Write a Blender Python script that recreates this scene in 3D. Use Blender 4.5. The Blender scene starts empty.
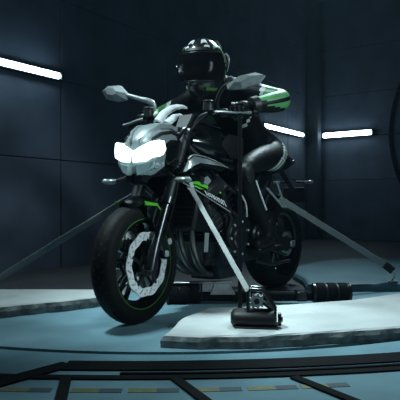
import bpy, math, random
from mathutils import Vector, Matrix
random.seed(4)
R = math.radians
scene = bpy.context.scene
COL = scene.collection

# ------------------------------------------------------------------ camera, world, lights, exposure
cam = bpy.data.objects.new('camera', bpy.data.cameras.new('camera'))
COL.objects.link(cam)
cam.location = (0, 0, .6)
cam.rotation_euler = (R(90), 0, 0)
cam.data.sensor_width = 36
cam.data.lens = 36 * 550 / 400
cam.data.shift_y = 3 / 400
cam.data.clip_end = 100
scene.camera = cam
scene.view_settings.view_transform = 'Standard'
scene.view_settings.look = 'None'
scene.view_settings.gamma = 1
scene.view_settings.use_curve_mapping = False
scene.view_settings.exposure = 0
w = bpy.data.worlds.new('world'); scene.world = w
w.use_nodes = True
w.node_tree.nodes['Background'].inputs[0].default_value = (.16, .55, 1, 1)
w.node_tree.nodes['Background'].inputs[1].default_value = .022

def area(name, loc, target, size, power, col, size_y=None, spread=180):
    l = bpy.data.lights.new(name, 'AREA'); l.energy = power; l.color = col
    l.shape = 'RECTANGLE'; l.size = size; l.size_y = size_y or size; l.spread = R(spread)
    o = bpy.data.objects.new(name, l); COL.objects.link(o); o.location = loc
    o.rotation_euler = (Vector(target) - Vector(loc)).to_track_quat('-Z', 'Y').to_euler()
    return o
TEAL = (.69, .93, 1)
area('overhead_softbox_light', (1.3, 5.5, 3.95), (.3, 2.6, 0), .8, 38, TEAL, .5, 78)
area('overhead_front_light', (-1.5, 2.6, 3.95), (-.22, 2.85, .95), .7, 10, TEAL, .4, 34)
area('side_fill_light', (2.5, 1.1, 1.9), (.05, 2.9, .80), .6, 5, TEAL, .5, 40)  # added fill out of frame, low so it brightens the bike more than the floor

# ------------------------------------------------------------------ materials
MATS = {}
def mat(name, col, rough=.5, metal=0, vary=.15, scale=8, bump=0, coat=0, emit=None, spec=.5, detail=6):
    if name in MATS: return MATS[name]
    m = bpy.data.materials.new(name); m.use_nodes = True
    nt = m.node_tree; b = nt.nodes['Principled BSDF']
    b.inputs['Roughness'].default_value = rough
    b.inputs['Metallic'].default_value = metal
    b.inputs['Coat Weight'].default_value = coat
    b.inputs['Coat Roughness'].default_value = .05
    b.inputs['Specular IOR Level'].default_value = spec
    tc = nt.nodes.new('ShaderNodeTexCoord')
    n = nt.nodes.new('ShaderNodeTexNoise'); n.inputs['Scale'].default_value = scale; n.inputs['Detail'].default_value = detail
    nt.links.new(tc.outputs['Object'], n.inputs['Vector'])
    r = nt.nodes.new('ShaderNodeValToRGB')
    r.color_ramp.elements[0].position = .3; r.color_ramp.elements[1].position = .7
    r.color_ramp.elements[0].color = tuple(c * (1 - vary) for c in col) + (1,)
    r.color_ramp.elements[1].color = tuple(min(1, c * (1 + vary)) for c in col) + (1,)
    nt.links.new(n.outputs['Fac'], r.inputs['Fac'])
    nt.links.new(r.outputs['Color'], b.inputs['Base Color'])
    if bump:
        bp = nt.nodes.new('ShaderNodeBump'); bp.inputs['Strength'].default_value = bump; bp.inputs['Distance'].default_value = .01
        nt.links.new(n.outputs['Fac'], bp.inputs['Height']); nt.links.new(bp.outputs['Normal'], b.inputs['Normal'])
    if emit:
        b.inputs['Emission Color'].default_value = tuple(emit[0]) + (1,)
        b.inputs['Emission Strength'].default_value = emit[1]
    MATS[name] = m
    return m
M_wall = mat('wall_panel_paint', (.12, .145, .205), .6, 0, .25, 2.5, .05)
M_seam = mat('seam_dark', (.05, .06, .08), .8)
M_floor = mat('tunnel_floor', (.035, .037, .04), .6, 0, .25, 3, .08)
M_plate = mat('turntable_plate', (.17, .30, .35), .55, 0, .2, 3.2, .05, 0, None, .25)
M_ring = mat('floor_ring_paint', (.13, .25, .295), .6, 0, .2, 3, .05, 0, None, .15)
M_plate_dim = mat('dimmed_plate_paint', (.05, .115, .145), .55, 0, .2, 3, .05)  # turntable plate colour, darkened to offset the key light close to that slab
M_pit = mat('dark_gap', (.01, .01, .011), .8)
M_rail = mat('dark_rail', (.006, .007, .008), .85, 0, .2, 8, 0, 0, None, .08)
M_conc = mat('concrete', (.50, .53, .52), .8, 0, .10, 6, .35)
M_conc_shade = mat('concrete_edge_shaded', (.17, .19, .19), .9, 0, .5, 22, .9)  # rough slab edges, with the shade on their front faces put into the colour
M_yel = mat('yellow_paint', (.13, .125, .03), .6, 0, .3, 30)
M_blk = mat('gloss_black', (.003, .0035, .004), .16, 0, .1, 5, 0, .3)
M_cowl = mat('metallic_dark_paint', (.27, .31, .31), .33, .35, .08, 30, 0, .5)
M_sat = mat('satin_black', (.006, .0065, .007), .5, 0, .2, 20, 0, 0, None, .35)
M_rub = mat('rubber', (.005, .005, .005), .6, 0, .25, 40, .1, 0, None, .15)
M_steel = mat('steel', (.5, .52, .52), .35, .6, .12, 30)
M_dsteel = mat('dark_steel', (.05, .053, .055), .28, .9, .2, 25)
M_disc = mat('brake_disc_steel', (.85, .86, .85), .35, .3, .1, 60)
M_exh = mat('exhaust_steel', (.16, .15, .14), .3, 1, .25, 12)
M_green = mat('green_paint', (.09, .42, .03), .35, 0, .1, 12, 0, .4)
M_white = mat('white_paint', (.66, .68, .68), .35, 0, .08, 12)
M_leather = mat('black_leather', (.004, .0045, .005), .5, 0, .3, 35, .35, 0, None, .12)
M_lgreen = mat('green_leather', (.075, .25, .085), .42, 0, .15, 30, .15)
M_lwhite = mat('white_leather', (.55, .57, .57), .42, 0, .1, 30, .15)
M_visor = mat('smoked_visor', (.004, .004, .005), .15, 0, .05, 3, 0, 0, None, .025)
M_helm = mat('helmet_paint', (.012, .014, .014), .16, 0, .1, 4, 0, 1)
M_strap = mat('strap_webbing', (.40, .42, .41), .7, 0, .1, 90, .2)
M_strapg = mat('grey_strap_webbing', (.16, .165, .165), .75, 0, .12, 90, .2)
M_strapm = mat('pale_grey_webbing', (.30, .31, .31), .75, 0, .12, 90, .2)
M_dash = mat('blue_grey_dash_paint', (.025, .05, .065), .7)
M_lens = mat('headlight_glass', (.55, .6, .6), .08, 0, .2, 14, 0, 1)
M_led = mat('headlight_led', (.8, .9, .9), .3, emit=((.70, .97, 1), 2.2))
M_led2 = mat('headlight_reflector', (.62, .66, .66), .22, .9, .2, 18, emit=((.5, .9, .95), .12))
M_tube = mat('strip_light_diffuser', (.9, .9, .9), .4, emit=((.6, .88, 1), 12))
M_amber = mat('indicator_lens', (.20, .23, .22), .15, 0, .1, 10, 0, .8)
M_red = mat('tail_lens', (.25, .01, .01), .2, 0, .1, 10)
M_screen = mat('dash_display', (.01, .014, .016), .3, 0, .1, 5, 0, 0, None, .1)
M_mirror = mat('mirror_housing', (.34, .37, .37), .3, .3, .1, 20, 0, .5)
M_post = mat('post_paint', (.006, .006, .008), .9, 0, .1, 8, 0, 0, None, .1)
M_hgreen = mat('helmet_green', (.06, .15, .02), .4)
M_rimg = mat('rim_green', (.05, .22, .03), .4)

# ------------------------------------------------------------------ geometry helpers: each returns (verts, faces)
def V(*a): return Vector(a)
def box(c, s, rot=None):
    sx, sy, sz = s[0]/2, s[1]/2, s[2]/2
    vs = [V(x, y, z) for x in (-sx, sx) for y in (-sy, sy) for z in (-sz, sz)]
    if rot is not None: vs = [rot @ v for v in vs]
    return [v + V(*c) for v in vs], [(0,1,3,2), (4,6,7,5), (0,4,5,1), (2,3,7,6), (0,2,6,4), (1,5,7,3)]
def cbox(c, s, b=.01, rot=None):
    """box with chamfered edges"""
    sx, sy, sz = s[0]/2, s[1]/2, s[2]/2; b = min(b, sx*.9, sy*.9, sz*.9)
    vs = []; idx = {}
    for i in (-1, 1):
        for j in (-1, 1):
            for k in (-1, 1):
                for a, p in enumerate(((i*sx, j*(sy-b), k*(sz-b)), (i*(sx-b), j*sy, k*(sz-b)), (i*(sx-b), j*(sy-b), k*sz))):
                    idx[i, j, k, a] = len(vs); vs.append(V(*p))
    fs = []
    for i in (-1, 1):
        fs.append([idx[i,-1,-1,0], idx[i,1,-1,0], idx[i,1,1,0], idx[i,-1,1,0]])
        fs.append([idx[-1,i,-1,1], idx[1,i,-1,1], idx[1,i,1,1], idx[-1,i,1,1]])
        fs.append([idx[-1,-1,i,2], idx[1,-1,i,2], idx[1,1,i,2], idx[-1,1,i,2]])
        for j in (-1, 1):
            fs.append([idx[i,j,-1,0], idx[i,j,1,0], idx[i,j,1,1], idx[i,j,-1,1]])
            fs.append([idx[i,-1,j,0], idx[i,1,j,0], idx[i,1,j,2], idx[i,-1,j,2]])
            fs.append([idx[-1,i,j,1], idx[1,i,j,1], idx[1,i,j,2], idx[-1,i,j,2]])
            for k in (-1, 1): fs.append([idx[i,j,k,0], idx[i,j,k,1], idx[i,j,k,2]])
    if rot is not None: vs = [rot @ v for v in vs]
    return [v + V(*c) for v in vs], fs
def frame_of(d):
    d = d.normalized(); up = V(0,0,1) if abs(d.z) < .95 else V(1,0,0)
    a = d.cross(up).normalized(); return a, a.cross(d).normalized()
def smooth_path(pts, n=6):
    pts = [V(*p) for p in pts]
    if len(pts) < 3: return pts
    out = []
    for i in range(len(pts)-1):
        p0 = pts[max(i-1,0)]; p1 = pts[i]; p2 = pts[i+1]; p3 = pts[min(i+2,len(pts)-1)]
        for k in range(n):
            t = k/n
            out.append(.5*((2*p1)+(p2-p0)*t+(2*p0-5*p1+4*p2-p3)*t*t+(3*p1-p0-3*p2+p3)*t**3))
    out.append(pts[-1]); return out
def tube(pts, r, n=10, sm=0):
    pts = smooth_path(pts, sm) if sm else [V(*p) for p in pts]
    m = len(pts)
    rs = [r]*m if not isinstance(r, (list, tuple)) else [r[0]+(r[-1]-r[0])*i/(m-1) if len(r) == 2 else r[min(len(r)-1, round(i*(len(r)-1)/(m-1)))] for i in range(m)]
    vs = []; fs = []; a = None
    for i, p in enumerate(pts):
        d = (pts[min(i+1,m-1)]-pts[max(i-1,0)]).normalized()
        if a is None: a, b = frame_of(d)
        else:
            a = (a - d*a.dot(d)).normalized(); b = a.cross(d).normalized()
        for k in range(n):
            t = 2*math.pi*k/n; vs.append(p + (a*math.cos(t)+b*math.sin(t))*rs[i])
    for i in range(m-1):
        for k in range(n):
            fs.append((i*n+k, i*n+(k+1)%n, (i+1)*n+(k+1)%n, (i+1)*n+k))
    fs.append(tuple(range(n))[::-1]); fs.append(tuple((m-1)*n+k for k in range(n)))
    return vs, fs
def ribbon(p, q, width, thick, side=None):
    """flat strap between two points"""
    p, q = V(*p), V(*q); d = (q-p)
    a = (side - d.normalized()*side.dot(d.normalized())).normalized() if side else frame_of(d)[0]
    b = a.cross(d).normalized()
    vs = []
    for c in (p, q):
        for s, t in ((-1,-1), (1,-1), (1,1), (-1,1)): vs.append(c + a*width/2*s + b*thick/2*t)
    return vs, [(3,2,1,0), (4,5,6,7), (0,1,5,4), (1,2,6,5), (2,3,7,6), (3,0,4,7)]
def lathe(prof, c, axis='y', n=48, a0=0, a1=360, closed=True):
    """prof: closed loop of (radius, along)"""
    full = abs(a1-a0) >= 360; m = n if full else n+1; P = len(prof); vs = []; fs = []
    for i in range(m):
        t = R(a0 + (a1-a0)*i/n); co, si = math.cos(t), math.sin(t)
        for r, y in prof:
            p = V(r*co, y, r*si) if axis == 'y' else (V(r*co, r*si, y) if axis == 'z' else V(y, r*co, r*si))
            vs.append(p + V(*c))
    for i in range(n):
        j = (i+1) % m
        for k in range(P if closed else P-1):
            fs.append((i*P+k, i*P+(k+1)%P, j*P+(k+1)%P, j*P+k))
    if not full and closed:
        fs.append(tuple(range(P))); fs.append(tuple((m-1)*P+k for k in range(P))[::-1])
    return vs, fs
def disc(c, r, y0, y1, axis='y', n=28, bev=.12):
    b = min(abs(y1-y0)*.45, r*bev)
    return lathe([(.0001, y0), (r-b, y0), (r, y0+b), (r, y1-b), (r-b, y1), (.0001, y1)], c, axis, n)
def prism(poly, y0, y1, axis='y', inset=0):
    """side outline (u,w) extruded along v; optional chamfer inset on the y1 face"""
    n = len(poly); cx = sum(p[0] for p in poly)/n; cz = sum(p[1] for p in poly)/n
    def P(a, y, b): return V(a, y, b) if axis == 'y' else (V(a, b, y) if axis == 'z' else V(y, a, b))
    loops = [[P(a, y0, b) for a, b in poly]]
    if inset:
        loops.append([P(a, y1-(y1-y0)*.35, b) for a, b in poly])
        q = []
        for a, b in poly:
            L = math.hypot(a-cx, b-cz) or 1; k = max(.2, 1-inset/L); q.append(P(cx+(a-cx)*k, y1, cz+(b-cz)*k))
        loops.append(q)
    else: loops.append([P(a, y1, b) for a, b in poly])
    return loft(loops)
def loft(loops, cap=True):
    n = len(loops[0]); vs = [V(*p) for L in loops for p in L]; fs = []
    for i in range(len(loops)-1):
        for k in range(n):
            fs.append((i*n+k, i*n+(k+1)%n, (i+1)*n+(k+1)%n, (i+1)*n+k))
    if cap: fs.append(tuple(range(n))[::-1]); fs.append(tuple((len(loops)-1)*n+k for k in range(n)))
    return vs, fs
def sec(u, hw, w0, w1, n=16, e=2.6, top=1.0):
    """super-ellipse cross-section at u, half width hw, from w0 to w1; top narrows the upper half"""
    out = []
    for k in range(n):
        t = 2*math.pi*k/n; c, s = math.cos(t), math.sin(t)
        x = math.copysign(abs(c)**(2/e), c); z = math.copysign(abs(s)**(2/e), s)
        h = hw*(1-(1-top)*max(0, z)); out.append(V(u, x*h, (w0+w1)/2 + z*(w1-w0)/2))
    return out
def xf(g, M): return [M @ v for v in g[0]], g[1]
def mirror(g): return [V(v.x, -v.y, v.z) for v in g[0]], [tuple(reversed(f)) for f in g[1]]
def mk(name, geoms, m, parent=None, smooth=True, M=None, bevel=0, sub=0):
    if isinstance(geoms, tuple): geoms = [geoms]
    vs = []; fs = []
    for g in geoms:
        o = len(vs); vs += [tuple(v) for v in g[0]]; fs += [tuple(i+o for i in f) for f in g[1]]
    if M is not None: vs = [tuple(M @ V(*v)) for v in vs]
    me = bpy.data.meshes.new(name); me.from_pydata(vs, [], fs); me.validate()
    import bmesh
    bm = bmesh.new(); bm.from_mesh(me); bmesh.ops.recalc_face_normals(bm, faces=bm.faces); bm.to_mesh(me); bm.free()
    if smooth:
        me.polygons.foreach_set('use_smooth', [True]*len(me.polygons))
        me.set_sharp_from_angle(angle=R(38))
    me.materials.append(m)
    o = bpy.data.objects.new(name, me); COL.objects.link(o)
    if parent: o.parent = parent
    if bevel:
        md = o.modifiers.new('bevel', 'BEVEL'); md.width = bevel; md.segments = 2; md.limit_method = 'ANGLE'
    if sub:
        md = o.modifiers.new('subdivision', 'SUBSURF'); md.levels = md.render_levels = sub
    return o
def empty(name, loc=(0,0,0), rz=0):
    o = bpy.data.objects.new(name, None); COL.objects.link(o); o.location = loc; o.rotation_euler = (0,0,rz)
    o.empty_display_size = .1; return o
def tag(o, label=None, cat=None, group=None, kind=None):
    if label: o['label'] = label
    if cat: o['category'] = cat
    if group: o['group'] = group
    if kind: o['kind'] = kind
    return o

# ------------------------------------------------------------------ the setting
tag(mk('floor', box((2, 6, -.09), (22, 22, .1)), M_floor, smooth=False), 'dark concrete floor of the wind tunnel hall', 'floor', kind='structure')
# left wall: panels in rows, seams recessed
WD = V(.568, .823, 0); WN = V(.823, -.568, 0); W0 = V(-1.674, 4.6, 0); CORNER_T = 6.55
ROWS = [-.04, 1.0, 1.75, 2.5, 3.3, 4.2]
def wall(name, o, d, n, t0, t1, step, label, rows=ROWS):
    back = mk(name, xf(box(((t0+t1)/2, -.1, 2.08), (t1-t0, .12, 4.24)), Matrix(((d.x, n.x, 0, o.x), (d.y, n.y, 0, o.y), (0, 0, 1, 0), (0, 0, 0, 1)))), M_seam, smooth=False)
    tag(back, label, 'wall', kind='structure')
    Mx = Matrix(((d.x, n.x, 0, o.x), (d.y, n.y, 0, o.y), (0, 0, 1, 0), (0, 0, 0, 1)))
    for r in range(len(rows)-1):
        t = t0
        while t < t1-.05:
            e = min(t+step, t1)
            mk('panel', xf(cbox(((t+e)/2, -.02, (rows[r]+rows[r+1])/2), (e-t-.009, .04, rows[r+1]-rows[r]-.009), .004), Mx), M_wall, back, smooth=False)
            t = e
    return back, Mx
wl, ML = wall('wall_left', W0, WD, WN, -4.2, CORNER_T, 1.62, 'dark panelled hall wall running away behind the motorcycle')
CN = W0 + WD*CORNER_T
RD = V(.814, -.581, 0); RN = V(-.581, -.814, 0)
wr, MR = wall('wall_right', CN, RD, RN, 0, 7.5, 1.9, 'dark panelled end wall with a large circular ring')
tag(mk('ceiling', box((2, 6, 4.3), (16, 16, .15)), M_wall, smooth=False), 'dark hall ceiling', 'ceiling', kind='structure')
# corner pillar
tag(mk('trim_1', xf(cbox((-.12, .10, 2.08), (.2, .2, 4.2), .02), ML @ Matrix.Translation((CORNER_T-.05, 0, 0))), M_seam, smooth=False), 'dark vertical pillar in the corner between the two walls', 'pillar', kind='structure')
# round tunnel ring on the end wall
ring = mk('tunnel_ring', [xf(lathe([(2.03, .002), (2.03, .03), (2.055, .04), (2.085, .03), (2.085, .002)], (0, 0, 0), 'y', 72), MR @ Matrix.Translation((3.46, 0, 1.75)))], M_rail)
tag(ring, 'large dark circular ring frame on the end wall', 'ring')
for k in range(9):
    t = R(100 + 20*k)
    mk('bolt', xf(disc((3.46+2.057*math.cos(t), 0, 1.75+2.057*math.sin(t)), .016, .036, .05), MR), M_dsteel, ring)

# ------------------------------------------------------------------ turntable and the floor in front of it
TC = (-.17, 4.715)
CUT = 3.76
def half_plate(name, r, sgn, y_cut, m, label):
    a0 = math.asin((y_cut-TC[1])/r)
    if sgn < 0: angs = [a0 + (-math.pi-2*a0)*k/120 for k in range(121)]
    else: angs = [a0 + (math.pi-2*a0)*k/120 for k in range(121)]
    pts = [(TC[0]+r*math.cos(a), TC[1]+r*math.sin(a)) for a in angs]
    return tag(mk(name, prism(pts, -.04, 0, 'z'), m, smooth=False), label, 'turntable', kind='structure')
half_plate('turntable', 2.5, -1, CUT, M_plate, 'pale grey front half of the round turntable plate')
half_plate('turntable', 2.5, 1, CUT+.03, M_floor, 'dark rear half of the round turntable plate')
tag(mk('trim_2', lathe([(2.535, -.04), (5.6, -.04), (5.6, 0), (2.54, 0), (2.535, -.003)], (TC[0], TC[1], 0), 'z', 160, -158, -22), M_ring), 'pale grey floor ring around the turntable', 'floor', kind='structure')
BC = (-.28, 6.76)
def arc_bar(name, r0, r1, a0, a1, label, m=M_rail, h=.006):
    o = mk(name, lathe([(r0, -.01), (r0, h), (r1, h), (r1, -.01)], (BC[0], BC[1], 0), 'z', 60, a0, a1), m, smooth=False)
    return tag(o, label, 'floor rail')
arc_bar('floor_rail', 4.69, 4.80, -92.6, -62, 'widest dark curved rail set in the foreground floor')
arc_bar('floor_rail', 4.825, 4.842, -90, -72.5, 'thin short dark line between the curved floor rails')
arc_bar('floor_rail', 4.86, 4.90, -95, -62, 'narrow dark curved rail nearest the camera, in front of the wide one')
def floor_bar(p, q, wd, label):
    o = mk('floor_rail', ribbon((p[0], p[1], .0), (q[0], q[1], .0), wd, .014, V(q[1]-p[1], -(q[0]-p[0]), 0)), M_rail, smooth=False)
    return tag(o, label, 'floor rail')
floor_bar((-.49, 2.035), (-.80, 1.66), .07, 'dark straight rail slanting off the left end of the wide curved rail')
floor_bar((-.455, 1.865), (-.41, 1.60), .036, 'leftmost of the three dark radial floor bars')
floor_bar((-.082, 1.865), (.045, 1.60), .036, 'middle of the three dark radial floor bars')
floor_bar((.322, 1.885), (.50, 1.60), .036, 'rightmost of the three dark radial floor bars')
names = ['farthest left', 'second from the left', 'third from the left', 'fourth from the left', 'fifth from the left', 'farthest right']
for i, (ang) in enumerate((-93.6, -91.0, -88.9, -86.6, -84.5, -82.5)):
    o = mk('floor_marking', lathe([(4.985, -.002), (4.985, .0015), (5.022, .0015), (5.022, -.002)], (BC[0], BC[1], 0), 'z', 8, ang-.52, ang+.52), M_yel, smooth=False)
    o2 = mk('floor_marking', lathe([(4.985, -.002), (4.985, .0015), (5.022, .0015), (5.022, -.002)], (BC[0], BC[1], 0), 'z', 8, ang+.52, ang+1.35), M_dash, smooth=False)
    tag(o2, 'flat dark paint dash just right of the yellow floor dash ' + names[i], 'floor marking', 'dark dashes on the floor')
    tag(o, 'flat yellow paint dash on the foreground floor, ' + names[i], 'floor marking', 'yellow dashes on the floor')

# concrete slabs
def slab(name, poly, top, label, edge_jit=.006, seg=.06):
    # resample the outline and roughen it a little
    pts = []
    n = len(poly)
    for i in range(n):
        a = V(*poly[i], 0); b = V(*poly[(i+1)%n], 0); k = max(1, int((b-a).length/seg))
        for j in range(k): pts.append(a.lerp(b, j/k))
    c = sum(pts, V(0,0,0))/len(pts)
    jit = [V(random.uniform(-1,1), random.uniform(-1,1), 0)*edge_jit for _ in pts]
    L0 = [V(p.x, p.y, -.01)+j for p, j in zip(pts, jit)]
    L1 = [V(p.x, p.y, top*.55)+j*1.6 for p, j in zip(pts, jit)]
    def ins(p, d): return p + (c-p).normalized()*d
    L2 = [ins(p, .014)+V(0,0,top-.006)+j*.8 for p, j in zip(pts, jit)]
    L3 = [ins(p, .03)+V(0,0,top) for p in pts]
    o = mk(name, loft([L0, L1, L2, L3]), M_conc, smooth=False)
    o.data.materials.append(M_conc_shade)
    n = len(pts)
    for i, f in enumerate(o.data.polygons):
        if i < 2*n: f.material_index = 1
    return tag(o, label, 'slab')
slab('concrete_slab', [(-.16, 2.285), (0, 2.25), (.30, 2.27), (.90, 2.42), (1.9, 2.85), (2.2, 3.5), (1.26, 3.38), (.84, 3.12), (.45, 2.96), (.02, 2.86), (-.10, 2.62)], .054, 'bright concrete slab under the tie-down shoe, nearest the camera')
slab('concrete_slab', [(-1.9, 2.72), (-1.05, 2.86), (-.62, 3.13), (-.50, 3.25), (-.56, 3.44), (-1.05, 3.46), (-2.0, 3.5)], .06, 'rough-edged concrete slab left of the front wheel')
pl = [(.72, 3.72)] + [(2.05+1.32*math.cos(R(a)), 4.25+1.3*math.sin(R(a))) for a in range(190, 20, -12)] + [(3.2, 3.72)]
rs = slab('floor_slab', pl, .055, 'rounded blue-grey floor slab behind the rear wheel at the right', .003)
rs.data.materials[0] = M_plate_dim; rs.data.materials[1] = M_plate_dim

# ------------------------------------------------------------------ strip lights on the walls
def strip(Mx, t0, t1, z, h, label, power_mat=M_tube):
    o = mk('strip_light', xf(cbox(((t0+t1)/2, .029, z), (t1-t0+.06, .05, h+.03), .008), Mx), M_sat)
    mk('diffuser', xf(cbox(((t0+t1)/2, .06, z), (t1-t0, .05, h), .02), Mx), power_mat, o)
    for t in (t0-.015, t1+.015): mk('end_cap', xf(cbox((t, .055, z), (.03, .06, h+.02), .008), Mx), M_dsteel, o)
    return tag(o, label, 'strip light', 'wall strip lights')
strip(ML, -1.1, .60, 1.765, .055, 'long glowing strip light on the wall at the far left')
strip(ML, 4.55, 6.0, 1.775, .065, 'glowing strip light on the wall half hidden behind the rider')
strip(MR, .22, 1.10, 1.80, .085, 'glowing strip light on the end wall right of the rider')

# ------------------------------------------------------------------ motorcycle (local axes: x forward from rear axle, y to rider's left, z up)
RZ = math.atan2(-.808, -.589)
BIKE = empty('motorcycle', (.527, 3.93, 0), RZ)
tag(BIKE, 'black and green naked sport motorcycle strapped down on the turntable, headlight lit', 'motorcycle')
ST = Matrix.Translation((1.18, 0, 0)) @ Matrix.Rotation(R(4), 4, 'Z') @ Matrix.Translation((-1.18, 0, 0))   # steered a little to the left
def part(name, g, m, parent=None, **k): return mk(name, g, m, parent or BIKE, **k)

def build_wheel(name, cx, rad, tw, rimr, rimw, Mx, discs, spokes=5):
    c = (cx, 0, rad)
    h = tw/2
    rim = part(name, [lathe([(rimr-.018, -rimw/2+.012), (rimr+.006, -rimw/2), (rimr+.006, -rimw/2+.008), (rimr-.008, -rimw/2+.02), (rimr-.022, 0), (rimr-.008, rimw/2-.02), (rimr+.006, rimw/2-.008), (rimr+.006, rimw/2), (rimr-.018, rimw/2-.012), (rimr-.034, 0)], c, 'y', 72)], M_blk, M=Mx)
    prof = [(rimr, -rimw/2+.004)]
    for k in range(15):
        t = -90 + 180*k/14
        prof.append((rimr+.012 + (rad-rimr-.012)*max(0, math.cos(R(t)))**.62, h*math.sin(R(t))))
    prof.append((rimr, rimw/2-.004))
    tyre = part('tyre', lathe(prof, c, 'y', 88), M_rub, rim, M=Mx)
    # tread grooves: short slanted cuts standing proud as thin dark blocks would look wrong, so they are fine ribs
    gro = []
    for k in range(36):
        a = 2*math.pi*k/36
        for s in (-1, 1):
            pts = []
            for q in range(4):
                y = s*h*(.18 + .16*q); t = math.asin(min(1, abs(y)/h)); rr = rimr+.012+(rad-rimr-.012)*max(0, math.cos(t))**.62 + .0006
                aa = a + s*.03 + q*.04
                pts.append((cx+rr*math.cos(aa), y, rad+rr*math.sin(aa)))
            gro.append(ribbon(pts[0], pts[-1], .006, .0016, V(0, 0, 0)+V(-math.sin(a), 0, math.cos(a))))
    mk('tread_groove', gro, M_pit, rim, M=Mx)['kind'] = 'stuff'
    for s in (-1, 1):
        part('rim_stripe', lathe([(rimr+.0085, s*(rimw/2+.002)), (rimr+.0085, s*(rimw/2-.004)), (rimr+.002, s*(rimw/2-.002)), (rimr+.002, s*(rimw/2+.0035))], c, 'y', 72), M_rimg if discs[0][0] > 0 else M_sat, rim, M=Mx)
    part('hub', [lathe([(.018, -.05), (.045, -.05), (.05, -.03), (.036, 0), (.05, .03), (.045, .05), (.018, .05)], c, 'y', 28)], M_blk, rim, M=Mx)
    for k in range(spokes):
        a = 2*math.pi*k/spokes + .35
        g = []
        for da in (-.17, .17):
            p0 = V(cx+.04*math.cos(a+da*1.2), 0, rad+.04*math.sin(a+da*1.2)); p1 = V(cx+(rimr-.012)*math.cos(a+da), 0, rad+(rimr-.012)*math.sin(a+da))
            mid = p0.lerp(p1, .5); rot = Matrix.Rotation(-math.atan2((p1-p0).z, (p1-p0).x), 3, 'Y')
            g.append(cbox(mid, ((p1-p0).length, .03, .017), .006, rot))
        part('spoke', g, M_blk, rim, M=Mx)
    for s, r0, r1 in discs:
        y = s
        # drilled disc: annulus grid with holes left out, given thickness
        NS, rr = 120, [r0, r0+(r1-r0)*.2, r0+(r1-r0)*.4, r0+(r1-r0)*.6, r0+(r1-r0)*.8, r1]
        vs = []; fs = []
        for side in (-.0025, .0025):
            for i in range(NS):
                for j, q in enumerate(rr):
                    wob = (.0035*math.cos(i*2*math.pi/NS*10) if j in (0, 5) else 0)
                    a = 2*math.pi*i/NS; vs.append(V(cx+(q+wob)*math.cos(a), y+side, rad+(q+wob)*math.sin(a)))
        def hole(i, j): return (j == 1 and i % 5 == 0) or (j == 3 and i % 5 == 2) or (j == 2 and i % 10 == 6)
        N6 = NS*6
        for i in range(NS):
            for j in range(5):
                a, b, c2, d = i*6+j, i*6+j+1, ((i+1)%NS)*6+j+1, ((i+1)%NS)*6+j
                if hole(i, j):
                    for p, q in ((a,b),(b,c2),(c2,d),(d,a)): fs.append((p, q, q+N6, p+N6))
                else: fs += [(a,b,c2,d), (d+N6,c2+N6,b+N6,a+N6)]
                if j == 0: fs.append((a, d, d+N6, a+N6))
                if j == 4: fs.append((b, c2, c2+N6, b+N6))
        part('brake_disc', (vs, fs), M_disc, rim, smooth=False, M=Mx)
        car = [lathe([(.045, y-.004), (.062, y-.004), (.062, y+.004), (.045, y+.004)], c, 'y', 30)]
        for k in range(5):
            a = 2*math.pi*k/5+.1
            p0 = V(cx+.055*math.cos(a), y, rad+.055*math.sin(a)); p1 = V(cx+(r0+.006)*math.cos(a+.25), y, rad+(r0+.006)*math.sin(a+.25))
            car.append(ribbon(p0, p1, .016, .007, V(-math.sin(a), 0, math.cos(a))))
        part('disc_carrier', car, M_sat, rim, M=Mx)
    part('axle', [disc(c, .014, -.11, .11), disc(c, .02, .098, .115, n=6), disc(c, .02, -.115, -.098, n=6)], M_steel, rim, M=Mx)
    return rim
FA = (1.455, .3)
build_wheel('front_wheel', FA[0], .30, .12, .218, .095, ST, [(.063, .118, .160), (-.063, .118, .160)])
build_wheel('rear_wheel', 0, .315, .19, .218, .15, None, [(-.085, .07, .115)])

# ---- fork
RK = math.tan(R(24.5))
def fork(w, y, off=0): return (FA[0]+.03+off - (w-.3)*RK, y, w)
for s in (-1, 1):
    y = s*.105
    leg = part('fork_leg', [tube([fork(.27, y, -.01), fork(.36, y), fork(.42, y), fork(.62, y)], [.03, .028, .0215, .0215], 16)], M_dsteel, M=ST)
    part('fork_tube', tube([fork(.60, y), fork(.98, y)], .029, 16), M_sat, leg, M=ST)
    part('fork_seal', tube([fork(.595, y), fork(.625, y)], .033, 16), M_dsteel, leg, M=ST)
    part('fork_cap', tube([fork(.98, y), fork(.995, y)], .022, 6), M_steel, leg, M=ST)
    part('axle_clamp', [cbox((FA[0]+.005, s*.105, .305), (.06, .03, .07), .012)], M_dsteel, leg, M=ST)
    # radial caliper behind the fork
    rot = Matrix.Rotation(R(24), 3, 'Y')
    cal = part('brake_caliper', [cbox((FA[0]-.115, s*.072, .375), (.055, .055, .125), .014, rot), cbox((FA[0]-.085, s*.095, .39), (.05, .02, .09), .008, rot)], M_dsteel, M=ST)
    for k in (-1, 1): part('piston_cap', xf(disc((0, 0, 0), .017, 0, .012), Matrix.Translation((FA[0]-.117+k*.012*-1, s*.1-(.006 if s < 0 else 0), .375+k*.03))), M_steel, cal, M=ST)
    part('brake_hose', tube([(FA[0]-.11, s*.09, .43), (FA[0]-.13, s*.12, .55), fork(.72, s*.14), fork(.9, s*.09)], .005, 6, 6), M_rub, M=ST)
part('lower_clamp', [cbox(fork(.80, 0, -.02), (.10, .27, .045), .015)], M_dsteel, M=ST)
part('upper_clamp', [cbox(fork(.965, 0, -.02), (.10, .27, .03), .012)], M_dsteel, M=ST)

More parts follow.
